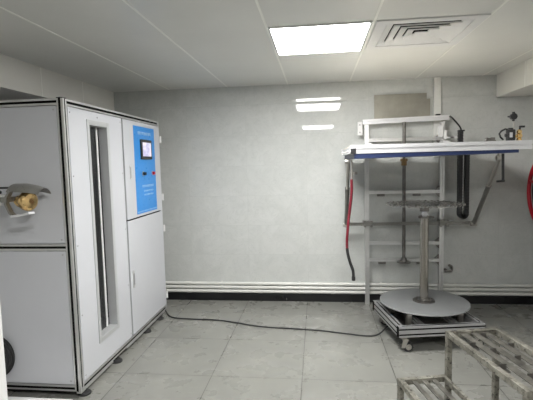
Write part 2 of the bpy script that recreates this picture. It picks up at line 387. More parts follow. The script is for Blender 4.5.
# ================================================================== TEST CABINET (left)
X1, Y0, Y1, Z0, Z1, X0 = -1.44, 2.355, 3.862, 0.045, 1.80, -2.43
t = thing('test_cabinet', 'large white aluminium-framed test cabinet with a narrow window and blue control panel', 'cabinet', (X1-0.5, (Y0+Y1)/2, 0))
cab = t
mb = MB()
P_ = 0.038
def post(x, y): mb.mi = 0; mb.prism(tslot(P_, P_, 0.010, 0.008), (x, y, Z0), (x, y, Z1), upv=(0, 1, 0))
def rail(a, c): mb.mi = 0; mb.prism(tslot(P_, P_, 0.009, 0.008), a, c, upv=(0, 0, 1))
h_ = P_/2
for x in (X0+h_, X1-h_):
    for y in (Y0+h_, Y1-h_): post(x, y)
for z in (Z0+h_, Z1-h_):
    rail((X0+P_, Y0+h_, z), (X1-P_, Y0+h_, z)); rail((X0+P_, Y1-h_, z), (X1-P_, Y1-h_, z))
    rail((X1-h_, Y0+P_, z), (X1-h_, Y1-P_, z)); rail((X0+h_, Y0+P_, z), (X0+h_, Y1-P_, z))
rail((X0+P_, Y0+h_, 0.932), (X1-P_, Y0+h_, 0.932))
mb.build('frame', M['alu'], t)
# black sealing strips lying in the slots
mb = MB(); e = 0.0006
for z in (Z0+h_, 0.932, Z1-h_):
    mb.box((X0+P_, Y0-e, z-0.007), (X1-P_, Y0+0.007, z+0.007))
mb.box((X1-h_-0.009, Y0-e, Z0), (X1-h_+0.005, Y0+0.006, Z1))
mb.box((X1-0.006, Y0+P_, Z1-h_-0.009), (X1+e, Y1-P_, Z1-h_+0.006)); mb.box((X1-0.006, Y0+P_, Z0+h_-0.006), (X1+e, Y1-P_, Z0+h_+0.006))
mb.box((X1-0.006, Y0+h_-0.004, Z0+.02), (X1+e, Y0+h_+0.004, Z1-.002))
mb.build('slot_strip', M['black_slot'], t)
mb = MB(); mb.box((X1-P_-.001, Y0-.002, Z1), (X1+.001, Y0+P_, Z1+.005), .001); mb.build('corner_cap', M['black_plastic'], t)
mb = MB(); mb.box((X0+.01, Y0+.01, Z1-.006), (X1-.01, Y1-.01, Z1-.001)); mb.build('top_panel', M['white_panel'], t)
mb = MB(); mb.box((X0+.01, Y1-.008, Z0+.02), (X1-.04, Y1-.002, Z1-.03)); mb.box((X0+.002, Y0+.03, Z0+.02), (X0+.008, Y1-.03, Z1-.03))
mb.box((X0+.02, Y0+.02, Z0+.004), (X1-.02, Y1-.02, Z0+.008)); mb.build('rear_panel', M['white_panel'], t)
def screws(mb, pts, axis):
    for p in pts:
        q = Vector(p); a = Vector(axis)
        mb.mi = 1; mb.cyl(q, q+a*0.0025, 0.0055, 0.004, n=10)
    mb.mi = 0
for z0_, z1_, nm in ((Z0+P_+.004, 0.932-h_-.004, 'lower_panel'), (0.932+h_+.004, Z1-P_-.004, 'upper_panel')):
    mb = MB(); mb.box((X0+P_+.002, Y0+.001, z0_), (X1-P_-.004, Y0+.012, z1_), .002)
    screws(mb, [(X1-P_-.024, Y0+.001, z0_+.022), (X1-P_-.024, Y0+.001, z1_-.022), (X0+P_+.03, Y0+.001, z0_+.022), (X0+P_+.03, Y0+.001, z1_-.022)], (0, -1, 0))
    mb.build(nm, [M['front_panel'], M['screw']], t)
# the windowed side panel: a real opening with a deep reveal
wy0, wy1, wz0, wz1 = 2.628, 2.858, 0.272, 1.672
py0, py1, pz0, pz1 = Y0+P_+.004, 3.092, Z0+P_+.006, Z1-P_-.006
xf, xb_ = X1+0.001, X1-0.014
mb = MB()
for a, c in (((py0, pz0), (wy0, pz1)), ((wy1, pz0), (py1, pz1)), ((wy0, pz0), (wy1, wz0)), ((wy0, wz1), (wy1, pz1))):
    mb.box((xb_, a[0], a[1]), (xf, c[0], c[1]))
screws(mb, [(xf, y, z) for y in (py0+.02, py1-.02) for z in (pz0+.03, .5, .93, 1.35, pz1-.03)]+[(xf, 2.74, pz1-.03)], (1, 0, 0))
sp_ = mb.build('side_panel', [M['white_panel'], M['screw']], t)
mb = MB(); b_ = 0.030; xq = X1+0.006; dp = 0.060
for a, c in (((wy0-b_, wz0-b_), (wy0, wz1+b_)), ((wy1, wz0-b_), (wy1+b_, wz1+b_)), ((wy0, wz0-b_), (wy1, wz0)), ((wy0, wz1), (wy1, wz1+b_))):
    mb.box((X1+.0012, a[0], a[1]), (xq, c[0], c[1]), .001)
for a, c in (((wy0-.001, wz0), (wy0+.003, wz1)), ((wy1-.003, wz0), (wy1+.001, wz1)), ((wy0, wz0-.001), (wy1, wz0+.003)), ((wy0, wz1-.003), (wy1, wz1+.001))):
    mb.box((X1-dp, a[0], a[1]), (X1+.004, c[0], c[1]))
wf = mb.build('window_frame', M['white_metal'], t)
mb = MB(); mb.box((X1-dp+.001, wy0+.004, wz0+.004), (X1-dp+.006, wy1-.004, wz1-.004)); sub(mb, 'pane', M['glass'], wf, cab['_base'])
mb = MB(); mb.box((X1-dp+.007, wy1-.055, wz0+.004), (X1-dp+.013, wy1-.038, wz1-.004)); sub(mb, 'guide_rail', M['white_paint'], wf, cab['_base'])
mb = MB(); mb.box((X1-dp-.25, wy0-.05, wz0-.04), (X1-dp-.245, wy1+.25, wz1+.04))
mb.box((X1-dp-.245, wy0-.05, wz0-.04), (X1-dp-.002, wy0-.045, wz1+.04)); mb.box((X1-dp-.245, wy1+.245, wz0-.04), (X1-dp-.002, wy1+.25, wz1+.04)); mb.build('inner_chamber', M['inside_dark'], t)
# doors with black gaps
mb = MB(); mb.box((X1-.02, 3.094, Z0+P_+.002), (X1-.009, Y1-P_+.01, Z1-P_-.002)); mb.build('door_gap', M['black_slot'], t)
dy0, dy1 = 3.112, Y1-.006
for nm, z0_, z1_ in (('upper_door', 0.992, Z1-P_-.006), ('lower_door', Z0+P_+.006, 0.980)):
    mb = MB(); mb.box((X1-.008, dy0, z0_), (X1+.003, dy1, z1_), .0015); d_ = mb.build(nm, M['white_panel'], t)
    if nm == 'upper_door':
        mb = MB(); xp = X1+.0055
        mb.box((X1+.003, 3.292, 1.012), (xp, 3.722, 1.722)); cp = sub(mb, 'control_panel', M['blue_label'], d_, cab['_base']); cp['label'] = 'bright blue control panel'
        mb = MB(); mb.box((X1+.003, 3.405, 1.455), (X1+.020, 3.625, 1.618), .003); s1 = sub(mb, 'screen_bezel', M['black_plastic'], d_, cab['_base'])
        mb = MB(); mb.box((X1+.019, 3.428, 1.480), (X1+.0212, 3.602, 1.594)); s2 = sub(mb, 'screen', M['screen'], d_, cab['_base']); s2['label'] = 'lit touch screen'
        for y_, mk, lb in ((3.440, 'black_plastic', 'black switch knob'), (3.645, 'red', 'red push button')):
            mb = MB(); mb.mi = 1; mb.cyl((xp, y_, 1.336), (xp+.006, y_, 1.336), .019, n=24); mb.mi = 0; mb.cyl((xp+.006, y_, 1.336), (xp+.024, y_, 1.336), .014, .012, n=24)
            if mk == 'black_plastic': mb.box((xp+.024, y_-.003, 1.324), (xp+.030, y_+.003, 1.348))
            k_ = sub(mb, 'knob', [M[mk], M['alu']], d_, cab['_base']); k_['label'] = lb
            for dy_ in (-.014, 0, .014): pass
        # printed lettering: too small to read, small stroke clusters in the printed rows
        rnd = random.Random(3)
        def glyph_row(y0, y1, zc, hgt, gap):
            y = y0; mb = MB()
            while y < y1:
                w_ = hgt*0.85
                mb.box((xp, y, zc+hgt*.32), (xp+.0006, y+w_, zc+hgt*.46)); mb.box((xp, y+w_*.1, zc-hgt*.08), (xp+.0006, y+w_*.9, zc+hgt*.06))
                mb.box((xp, y+w_*(.2+.4*rnd.random()), zc-hgt*.5), (xp+.0006, y+w_*(.75), zc+hgt*.4))
                y += w_+gap
            sub(mb, 'lettering', M['label_white'], d_, cab['_base'])
        glyph_row(3.372, 3.640, 1.668, .024, .007)
        glyph_row(3.415, 3.650, 1.232, .020, .006); glyph_row(3.448, 3.640, 1.192, .014, .005); glyph_row(3.448, 3.640, 1.160, .014, .005)
        glyph_row(3.31, 3.71, 1.028, .010, .006)
        mb = MB(); mb.box((X1+.003, 3.192, 1.300), (X1+.007, 3.212, 1.405), .001); mb.mi = 1; mb.box((X1+.007, 3.198, 1.310), (X1+.0085, 3.206, 1.395)); sub(mb, 'latch', [M['alu'], M['screw']], d_, cab['_base'])
    else:
        mb = MB(); mb.box((X1+.003, 3.150, 0.455), (X1+.008, 3.182, 0.585), .001); mb.mi = 1; mb.box((X1+.008, 3.156, .475), (X1+.0095, 3.176, .565)); sub(mb, 'handle', [M['alu'], M['screw']], d_, cab['_base'])
for z_ in (1.637, 1.108, 0.815, 0.176):
    mb = MB(); mb.box((X1-.002, dy1+.001, z_-.030), (X1+.012, Y1+.014, z_+.030), .002); mb.cyl((X1+.010, Y1+.006, z_-.031), (X1+.010, Y1+.006, z_+.031), .007, n=12); mb.build('hinge', M['white_paint'], t)
mb = MB(); mb.box((X1-.030, Y0+.002, Z0-.014), (X1-.001, Y0+.42, Z0)); mb.box((X1-.030, 3.0, Z0-.014), (X1-.001, Y1-.05, Z0)); mb.build('bottom_rail', M['alu'], t)
mb = MB(); mb.box((X0+.03, Y0+.06, .004), (X1-.06, Y0+.066, Z0+.002)); mb.box((X1-.066, Y0+.066, .004), (X1-.06, Y1-.03, Z0+.002)); mb.build('shade_skirt', M['black_slot'], t)  # black sheets added to stand in for the shade under the cabinet
for x_, y_ in ((X1-.012, 2.415), (X1-.012, 2.85), (X1-.012, 3.40), (X1-.012, 3.70), (X0+.05, 2.42), (X0+.05, 3.78)):
    mb = MB(); mb.lathe([(0.0, 0), (.038, 0), (.038, .010), (.030, .018), (.012, .022), (.012, .034), (0, .034)], (x_, y_, 0), n=24); mb.cyl((x_, y_, .03), (x_, y_, Z0+.002), .008, n=12)
    mb.build('foot', M['rubber'], t)

# ---- brass clamp arm in front of the cabinet's front panel
t = thing('clamp_arm', 'steel bracket arm holding a round brass coupling in front of the grey cabinet face', 'clamp', (-2.15, Y0, 1.23)); ca = t
yb_ = 2.215
mb = MB(); mb.box((-2.20, Y0-.012, 1.16), (-2.10, Y0-.0005, 1.30), .002)
mb.cyl((-2.15, Y0-.012, 1.235), (-2.15, yb_, 1.235), .018); mb.build('wall_mount', M['steel'], t)
mb = MB(); mb.box((-2.19, yb_-.016, 1.215), (-1.70, yb_+.016, 1.258), .003); mb.box((-1.80, yb_-.022, 1.20), (-1.735, yb_+.022, 1.262), .002); mb.build('arm', M['alu'], t)
mb = MB(); mb.cyl((-1.775, yb_-.024, 1.272), (-1.775, yb_+.02, 1.272), .010); mb.cyl((-1.74, yb_-.03, 1.235), (-1.74, yb_-.02, 1.235), .012); mb.box((-1.80, yb_-.01, 1.292), (-1.62, yb_+.03, 1.302), .004); mb.build('clamp_lever', M['black_plastic'], t)
mb = MB()
# curved hood over the coupling, then the side strap and the lower bar
for (xa_h, ra_h), (xb_h, rb_h) in (((-1.665, .098), (-1.60, .098)), ((-1.60, .098), (-1.545, .088)), ((-1.545, .088), (-1.495, .070))):
    for dr in (0, -.004):
        n_a = 12; A_ = [math.radians(35+115*i/n_a) for i in range(n_a+1)]
        vs_ = [(xa_h, yb_-(ra_h+dr)*math.cos(q), 1.222+(ra_h+dr)*math.sin(q)) for q in A_]+[(xb_h, yb_-(rb_h+dr)*math.cos(q), 1.222+(rb_h+dr)*math.sin(q)) for q in A_]
        mb._faces(vs_, [(i, i+1, i+n_a+2, i+n_a+1) for i in range(n_a)], True)
mb.build('hood', M['strut'], t)
yf_ = yb_-.070; mb = MB()
mb.slab_path([(-1.640, yf_, 1.285), (-1.668, yf_, 1.245), (-1.672, yf_, 1.215), (-1.650, yf_, 1.165), (-1.632, yf_, 1.148)], (0, 1, 0), .030, .012)
mb.box((-1.70, yf_-.010, 1.222), (-1.660, yb_-.010, 1.250))
mb.build('bracket', M['strut'], t)
mb = MB(); mb.slab_path([(-1.636, yf_, 1.147), (-1.60, yf_, 1.150), (-1.530, yf_, 1.163)], (0, 1, 0), .050, .012); mb.build('lower_bar', M['alu_bright'], t)
mb = MB(); mb.lathe([(0, 0), (.022, 0), (.022, .02), (.034, .022), (.034, .048), (.030, .05), (.046, .058), (.054, .072), (.055, .090), (.050, .100), (.040, .106), (.016, .109), (0, .109)], (-1.662, yb_, 1.222), (1, -0.25, 0.02), n=48)
for k in range(24):
    a = 2*PI*k/24; 
mb.build('coupling', M['brass'], t)['label'] = 'polished brass coupling'

# ---- near white cabinet at the left edge
t = thing('white_cabinet', 'plain white cabinet at the left edge of the photo, nearest the camera', 'cabinet', (-1.50, 1.2, 0))
mb = MB(); mb.box((-1.95, 0.93, 0.06), (-1.232, 1.5, 1.12), .003); mb.build('body', M['white_paint'], t)
mb = MB(); mb.box((-1.2315, 0.94, 0.075), (-1.222, 1.495, 1.105), .002); d_ = mb.build('door', M['white_paint'], t)
mb = MB(); mb.box((-1.2218, 0.99, .55), (-1.205, 1.005, .70), .003); sub(mb, 'handle', M['alu'], d_, t['_base'])
mb = MB(); mb.box((-1.93, 0.96, 0), (-1.26, 1.47, .06)); mb.build('plinth', M['black_plastic'], t)
# ---- coil of black hose standing against the cabinet
mb = MB()
for k in range(3):
    R_ = .128-.004*k
    mb.tube([(-1.984+R_*math.cos(a), Y0-.020-.022*k, .262+R_*math.sin(a)) for a in [2*PI*i/48 for i in range(48)]], .0115, closed=True)
mb.mi = 1; mb.cyl((-1.984, Y0-.0005, .375), (-1.984, Y0-.085, .375), .006, n=10); mb.cyl((-1.984, Y0-.085, .375), (-1.984, Y0-.088, .375), .012, n=10)
single(mb, 'coiled_hose', [M['rubber'], M['screw']], 'coil of black hose hung low on the cabinet face, behind the near white cabinet', 'hose', (-1.965, Y0, .10))
mb = MB(); mb.box((-2.25, 1.75, 0.0), (-1.435, 2.262, 0.052), .003)
single(mb, 'white_box', M['white_paint'], 'low flat white box on the floor in front of the tall cabinet', 'box', (-1.8, 2.0, 0))

# ================================================================== LIFTING RIG (right, at the back wall)
t = thing('lifting_rig', 'tall aluminium lifting rig with a long blue-bottomed platform, standing against the back wall', 'test rig', (0.81, 4.2, 0)); rig = t
ux0, ux1, uy = 0.470, 1.158, 4.205
for x_ in (ux0, ux1):
    mb = MB(); ext(mb, (x_, uy, 0.0), (x_, uy, 1.745), .04, .04, upv=(0, 1, 0)); mb.build('upright', M['alu'], t)
mb = MB(); ext(mb, (0.432, uy-.015, 1.760), (1.212, uy-.015, 1.777), .045, .045, upv=(0, 0, 1)); mb.build('top_beam', M['alu_bright'], t)
for z_ in (1.590, 1.095, 0.605, 0.440):
    mb = MB(); ext(mb, (ux0+.02, uy, z_), (ux1-.02, uy, z_), .03, .03, upv=(0, 0, 1)); rg = mb.build('rung', M['alu'], t)
    for x_, s_ in ((ux1-.02, -1),):
        for zz, q in ((z_-.0155, -1), (z_+.0155, 1)):
            mb = MB()
            vs_ = [(x_, uy-.014, zz), (x_+s_*.038, uy-.014, zz), (x_, uy-.014, zz+q*.038), (x_, uy+.014, zz), (x_+s_*.038, uy+.014, zz), (x_, uy+.014, zz+q*.038)]
            mb._faces(vs_, [(0, 1, 2), (5, 4, 3), (0, 3, 4, 1), (1, 4, 5, 2), (2, 5, 3, 0)])
            sub(mb, 'gusset', M['dark_steel'], rg, rig['_base'])
for x_, z_ in ((0.60, 1.068), (0.93, 1.068), (0.61, 0.413), (0.97, 0.413)):
    mb = MB(); mb.box((x_-.035, uy-.016, z_-.011), (x_+.035, uy+.012, z_+.011), .002); mb.build('clip', M['dark_steel'], t)
mb = MB(); mb.cyl((0.806, uy-.05, 0.46), (0.806, uy-.05, 1.745), .0155, n=20)
for k in range(90): mb.lathe([(.0155, 0), (.0172, .0035), (.0155, .007)], (0.806, uy-.05, 0.50+k*.0137), n=14)
mb.build('lead_screw', M['dark_steel'], t)
mb = MB(); mb.lathe([(0, 0), (.062, 0), (.062, .010), (.034, .016), (.028, .03), (.026, .045), (0, .045)], (0.806, uy-.05, 0.4255), n=28); mb.box((.77, uy-.05, .4255), (.84, uy-.015, .435)); mb.build('screw_foot', M['dark_steel'], t)
mb = MB(); mb.cyl((0.806, uy-.05, 1.345), (0.806, uy-.05, 1.385), .026, n=8); mb.cyl((0.806, uy-.05, 1.385), (0.806, uy-.05, 1.41), .034, n=24); mb.build('screw_nut', M['copper'], t)
# small white angle plate beside the top beam
mb = MB(); mb.box((0.385, uy-.03, 1.640), (0.430, uy-.024, 1.762), .001); mb.box((0.424, uy-.03, 1.70), (0.430, uy+.01, 1.762)); mb.box((.430, uy-.02, 1.735), (.45, uy+.01, 1.755))
for z_ in (1.665, 1.735): mb.mi = 1; mb.cyl((.405, uy-.030, z_), (.405, uy-.033, z_), .008, n=12)
mb.build('angle_plate', [M['white_paint'], M['screw']], t)
# cross bar clamped to the uprights
mb = MB(); cb = 4.135
ext(mb, (0.262, cb, 0.800), (1.418, cb, 0.806), .028, .028, upv=(0, 0, 1)); mb.build('cross_bar', M['strut'], t)
for x_ in (ux0, ux1):
    mb = MB(); mb.box((x_-.042, cb-.018, .782), (x_+.042, uy-.020, .830), .003)
    for dx in (-.030, .030):
        mb.cyl((x_+dx, cb-.020, .785), (x_+dx, cb-.036, .785), .013, n=14); mb.cyl((x_+dx, cb-.020, .825), (x_+dx, cb-.036, .825), .013, n=14)
    mb.build('clamp_block', M['strut'], t)
# struts from the cross bar forward to the platform
for xb0, xt0 in ((0.266, 0.250), (1.415, 1.398)):
    mb = MB(); A = Vector((xb0, cb-.03, .803)); B = Vector((xt0, 3.52, 1.395)); mid = A.lerp(B, .60)
    mb.cyl(A, mid, .019, n=18); mb.cyl(mid, mid.lerp(B, .05), .022, n=18); mb.mi = 1; mb.cyl(mid, B, .0135, n=14)
    for q in (A, B): mb.cyl(q+Vector((-.026, 0, 0)), q+Vector((.026, 0, 0)), .022, n=18)
    mb.box((xb0-.014, cb-.034, .785), (xb0+.014, cb-.010, .821)); mb.box((xt0-.012, 3.505, 1.395), (xt0+.012, 3.535, 1.4155 if xt0 < 1 else 1.4485))
    mb.build('strut', [M['strut'], M['steel']], t)
# the long platform: front and rear twin profiles, end rails, blue board underneath
PX0, PX1, PY0, PY1 = 0.231, 1.392, 3.00, 4.05
zl, zr = 1.478, 1.478      # centre height of the profile at its left / right end
def pz(x, d=0): return zl+(zr-zl)*(x-PX0)/(PX1-PX0)+d
for y_ in (PY0+.0175, PY1-.0175):
    mb = MB(); mb.prism(tslot(.035, .058, .010, .012, 1, 1), (PX0, y_, pz(PX0)), (PX1, y_, pz(PX1)), upv=(0, 0, 1)); pr = mb.build('platform_profile', M['alu_bright'], t)
    mb = MB(); mb.box((PX0-.006, y_-.019, pz(PX0)-.030), (PX0-.0002, y_+.019, pz(PX0)+.030), .001); sub(mb, 'end_cap', M['alu'], pr, rig['_base'])
mb = MB(); mb.box((PX0-.002, PY0-.003, 1.448), (PX0+.034, PY0-.0002, 1.484), .001); mb.build('black_tag', M['black_plastic'], t)
for x_ in (PX0+.02, 0.60, 0.98, PX1-.02):
    mb = MB(); mb.box((x_-.0175, PY0+.035, pz(x_)-.028), (x_+.0175, PY1-.035, pz(x_)+.018)); mb.build('cross_rail', M['alu_bright'], t)
mb = MB(); xa_, xb2 = PX0+.022, 1.310
vs_ = [(x, y, pz(x)+d) for d in (-.063, -.0295) for x, y in ((xa_, PY0+.004), (xb2, PY0+.004), (xb2, PY1-.002), (xa_, PY1-.002))]
vs_[1] = (xb2, PY0+.004, pz(xb2)-.050); vs_[2] = (xb2, PY1-.002, pz(xb2)-.050)
mb._faces(vs_, [(3,2,1,0),(4,5,6,7),(0,1,5,4),(1,2,6,5),(2,3,7,6),(3,0,4,7)]); o = mb.build('platform_board', M['blue_board'], t); o['label'] = 'dark blue underside board'
mb = MB(); mb.box((PX0+.005, PY0+.037, pz(.30)+.0185), (PX1-.005, PY1-.037, pz(.30)+.0285)); mb.build('platform_bounce_top', M['cream_bounce_board'], t)  # unseen from eye height; pale top added to bounce lamp light up and right
# carriage between the platform and the uprights
for x_ in (ux0, ux1):
    mb = MB(); mb.box((x_-.03, PY1+.0005, 1.44), (x_+.03, uy-.0205, 1.56), .003); mb.build('carriage', M['alu_bright'], t)
mb = MB(); mb.box((ux1-.045, uy-.058, 1.60), (ux1-.005, uy-.022, 1.70), .004); mb.box((ux1+.0, uy-.05, 1.575), (ux1+.03, uy-.022, 1.66), .004); mb.box((1.215, uy-.06, 1.585), (1.33, uy-.03, 1.602)); mb.box((1.16, uy-.06, 1.585), (1.25, uy-.0, 1.60)); mb.build('side_bracket', M['white_paint'], t)
# crank handle under the right end
mb = MB(); mb.cyl((1.251, 3.10, 1.425), (1.255, 3.10, 1.238), .009, n=14); mb.cyl((1.255, 3.10, 1.240), (1.214, 3.10, 1.237), .007, n=12); mb.cyl((1.255, 3.10, 1.232), (1.255, 3.10, 1.247), .011, n=12)
mb.build('crank_handle', M['black_plastic'], t)
# black cable chain hanging in a loop on the right
mb = MB()
cx0, ztop, zb = 1.314, 1.64, 0.90
pts = [(cx0-.029, 4.09, ztop-k*(ztop-zb)/28) for k in range(29)]
pts += [(cx0-.029*math.cos(a), 4.09, zb-.034*math.sin(a)) for a in [PI*i/8 for i in range(1, 8)]]
pts += [(cx0+.029, 4.09, zb+k*(1.46-zb)/22) for k in range(23)]
mb.slab_path(pts, (0, 1, 0), .040, .034)
for i in range(0, len(pts)-1):
    p = Vector(pts[i]).lerp(Vector(pts[i+1]), .5); tt = (Vector(pts[i+1])-Vector(pts[i])).normalized()
    nn = tt.cross(Vector((0, 1, 0))).normalized()
    mb.slab_path([p-tt*.009, p+tt*.009], (0, 1, 0), .050, .036)
mb.slab_path([(1.266, 4.09, ztop+.006), (1.314, 4.09, ztop+.006)], (0, 1, 0), .05, .014)
mb.build('cable_chain', M['black_plastic'], t)
mb = MB(); mb.tube([(1.205, 4.14, 1.785), (1.222, 4.12, 1.765), (1.250, 4.10, 1.725), (1.275, 4.09, 1.69), (1.288, 4.09, 1.665), (1.29, 4.09, 1.64)], .0075, n=8); mb.build('cable', M['rubber'], t)
mb = MB(); mb.box((1.095, uy-.03, 1.800), (1.135, uy, 1.812), .003); mb.build('limit_switch', M['black_plastic'], t)

# ---- things on and at the platform
def pt_top(x): return pz(x)+.029
y_ = 3.0175; zt = pt_top(1)+.0005
t = thing('pressure_regulator', 'black pressure regulator with a dial on a thin stem, at the right end of platform', 'regulator', (1.262, y_, zt))
mb = MB(); mb.box((1.237, y_-.017, zt), (1.287, y_+.017, zt+.072), .005); mb.mi = 1; mb.box((1.249, y_-.019, zt+.020), (1.267, y_-.0165, zt+.052)); mb.mi = 0; mb.cyl((1.228, y_, zt+.035), (1.238, y_, zt+.035), .011); mb.cyl((1.262, y_, zt+.071), (1.262, y_, zt+.082), .016); mb.build('body', [M['black_plastic'], M['alu_bright']], t)
mb = MB(); mb.cyl((1.281, y_, zt+.06), (1.280, y_, zt+.145), .004, n=10); mb.build('stem', M['steel'], t)
mb = MB(); mb.cyl((1.277, y_-.012, zt+.155), (1.277, y_+.012, zt+.155), .021, n=24); mb.cyl((1.277, y_, zt+.172), (1.277, y_, zt+.185), .009, n=12); mb.cyl((1.277, y_, zt+.125), (1.277, y_, zt+.137), .008, n=12); mb.build('dial', M['black_plastic'], t)
mb = MB(); mb.cyl((1.242, y_, zt+.155), (1.249, y_, zt+.155), .005, n=10); mb.cyl((1.249, y_, zt+.155), (1.258, y_, zt+.155), .002, n=8); mb.build('knob', M['black_plastic'], t)
mb = MB(); mb.tube([(1.248, y_, zt+.072), (1.228, y_, zt+.076), (1.205, y_, zt+.064), (1.192, y_, zt+.046), (1.200, y_, zt+.024), (1.218, y_, zt+.006)], .006, n=8); mb.build('cable', M['rubber'], t)
x_ = 1.315
t = thing('brass_valve', 'small brass valve with a black lever, beside the black regulator on the platform', 'valve', (x_, y_, zt))
mb = MB(); mb.lathe([(0, 0), (.0165, 0), (.0165, .010), (.012, .014), (.019, .022), (.019, .036), (.013, .042), (.016, .048), (.016, .062), (.008, .070), (0, .070)], (x_, y_, zt), n=16); mb.cyl((x_-.018, y_, zt+.028), (x_-.026, y_, zt+.028), .010, n=12); mb.build('body', M['brass'], t)
mb = MB(); mb.cyl((x_+.002, y_, zt+.066), (x_+.004, y_, zt+.084), .006, n=12); mb.box((x_-.002, y_-.006, zt+.082), (x_+.034, y_+.006, zt+.095), .003); mb.build('lever', M['black_plastic'], t)
mb = MB()
mb.box((1.105, y_-.013, zt), (1.168, y_+.013, zt+.008), .001); mb.box((1.108, y_-.01, zt+.008), (1.122, y_+.01, zt+.024), .002); mb.box((1.136, y_-.01, zt+.008), (1.164, y_+.01, zt+.024), .003); mb.cyl((1.122, y_, zt+.016), (1.136, y_, zt+.016), .006, n=10)
single(mb, 'metal_fitting', M['dark_steel'], 'small dark metal fitting on the platform edge left of the regulator', 'fitting', (1.136, y_, zt))
# tap and hose at the left end
t = thing('hose_tap', 'grey metal tap under the left end of the platform, feeding the red hose', 'tap', (0.256, 3.30, 1.40))
mb = MB(); mb.cyl((0.256, 3.30, 1.4135), (0.257, 3.30, 1.27), .008, n=14); mb.cyl((0.257, 3.30, 1.325), (0.257, 3.30, 1.30), .013, n=8); mb.cyl((0.257, 3.30, 1.262), (0.257, 3.30, 1.29), .011, n=12); mb.cyl((.24, 3.30, 1.31), (.285, 3.30, 1.308), .006, n=10); mb.build('body', M['steel'], t)
mb = MB(); mb.box((.278, 3.292, 1.298), (.300, 3.308, 1.318), .003); mb.build('tap_handle', M['dark_steel'], t)
def spline(P, n=10):
    P = [Vector(p) for p in P]; out = []
    for i in range(len(P)-1):
        a, b_, c, d = P[max(i-1, 0)], P[i], P[i+1], P[min(i+2, len(P)-1)]
        for k in range(n):
            s_ = k/n; out.append(0.5*((2*b_)+(-a+c)*s_+(2*a-5*b_+4*c-d)*s_*s_+(-a+3*b_-3*c+d)*s_**3))
    out.append(P[-1]); return out
mb = MB()
hp = spline([(0.257, 3.30, 1.262), (0.258, 3.305, 1.18), (0.248, 3.31, 1.07), (0.233, 3.31, .96), (0.226, 3.30, .88), (0.219, 3.30, .80), (0.222, 3.30, .71), (0.240, 3.30, .63), (0.262, 3.30, .565), (0.266, 3.30, .515)])
mb.tube(hp, .0105, n=12); mb.mi = 1; mb.tube(hp[-34:], .0112, n=12); mb.cyl(hp[-1], hp[-1]+Vector((0, 0, -.03)), .014, n=12)
single(mb, 'red_hose', [M['red_hose'], M['rubber']], 'dark red hose hanging down in front of the wall at the left of the rig', 'hose', (0.257, 3.30, 1.262))
mb = MB(); mb.tube(spline([(PX0-.002, PY0+.012, 1.470), (PX0-.025, PY0+.010, 1.462), (PX0-.062, PY0+.008, 1.452)]), .003, n=6)
single(mb, 'wire_end', M['dark_steel'], 'short stiff wire end sticking out at the left end of the platform', 'wire', (PX0, PY0+.012, 1.47))

# ---- steel sheet and duct on the back wall above the rig
mb = MB(); mb.box((0.547, D-.022, 1.775), (1.030, D-.019, 2.018), .001); mb.box((1.030, D-.022, 1.775), (1.062, D-.019, 1.965), .001); mb.box((0.56, D-.019, 1.79), (0.60, D-.006, 1.83)); mb.box((1.0, D-.019, 1.79), (1.04, D-.006, 1.83))
single(mb, 'steel_sheet', M['plate_steel'], 'dull stainless steel sheet mounted on the wall above the rig', 'metal sheet', (0.80, D-.02, 1.775))
mb = MB(); mb.box((1.095, D-.030, 1.42), (1.158, D-.006, H-.001), .002); mb.box((1.1575, D-.020, 1.42), (1.161, D-.006, H-.001))
single(mb, 'cable_duct', M['conduit'], 'white vertical cable duct running from the ceiling down behind the rig', 'duct', (1.125, D-.02, 1.42))
# small hook near the floor to the right of the uprights
mb = MB(); mb.box((1.192, D-.03, .315), (1.225, D-.008, .345), .002); mb.tube(spline([(1.205, D-.035, .330), (1.25, D-.05, .328), (1.268, D-.05, .345), (1.262, D-.05, .375), (1.235, D-.05, .385)]), .011, n=10)
single(mb, 'pipe_hook', M['dark_steel'], 'small grey curved pipe fitting low on the wall right of the rig', 'pipe fitting', (1.22, D-.03, .33))

# ================================================================== TURNTABLE CART
CR = math.radians(10); t = thing('turntable_cart', 'low aluminium wheeled cart carrying a grey turntable disc and steel column', 'turntable', (0.835, 3.475, 0), CR); ct = t
hw, hd = .322, .312; zc0, zc1 = .115, .193
def lb(mbx, name, mat, par=t): return mbx.build(name, mat, par, world=False)
for s_ in (-1, 1):
    mb = MB(); mb.prism(tslot(.04, .078, .008, .006, 1, 2), (-hw, s_*(hd-.02), (zc0+zc1)/2), (hw, s_*(hd-.02), (zc0+zc1)/2), upv=(0, 0, 1)); lb(mb, 'frame_rail', M['alu_cart'])
    mb = MB(); mb.prism(tslot(.04, .078, .008, .006, 1, 2), (s_*(hw-.02), -hd+.04, (zc0+zc1)/2), (s_*(hw-.02), hd-.04, (zc0+zc1)/2), upv=(0, 0, 1)); lb(mb, 'frame_rail', M['alu_cart'])
mb = MB()
for s_ in (-1, 1):
    for q in (-1, 1):
        mb.box((s_*hw, q*(hd-.04), zc0), (s_*(hw+.003), q*hd, zc1), .001)
for q in (-1, 1):
    for zz in (-.0195, .0195):
        mb.box((-hw+.002, q*(hd-.006), (zc0+zc1)/2+zz-.0055), (hw-.002, q*(hd+.0004), (zc0+zc1)/2+zz+.0055)); mb.box((q*(hw-.006), -hd+.04, (zc0+zc1)/2+zz-.0055), (q*(hw+.0004), hd-.04, (zc0+zc1)/2+zz+.0055))
for q in (-1, 1):
    mb.box((-hw+.03, q*(hd-.024), zc1-.003), (hw-.03, q*(hd-.014), zc1+.0006)); mb.box((q*(hw-.024), -hd+.045, zc1-.003), (q*(hw-.014), hd-.045, zc1+.0006))
lb(mb, 'slot_strip', M['black_slot'])
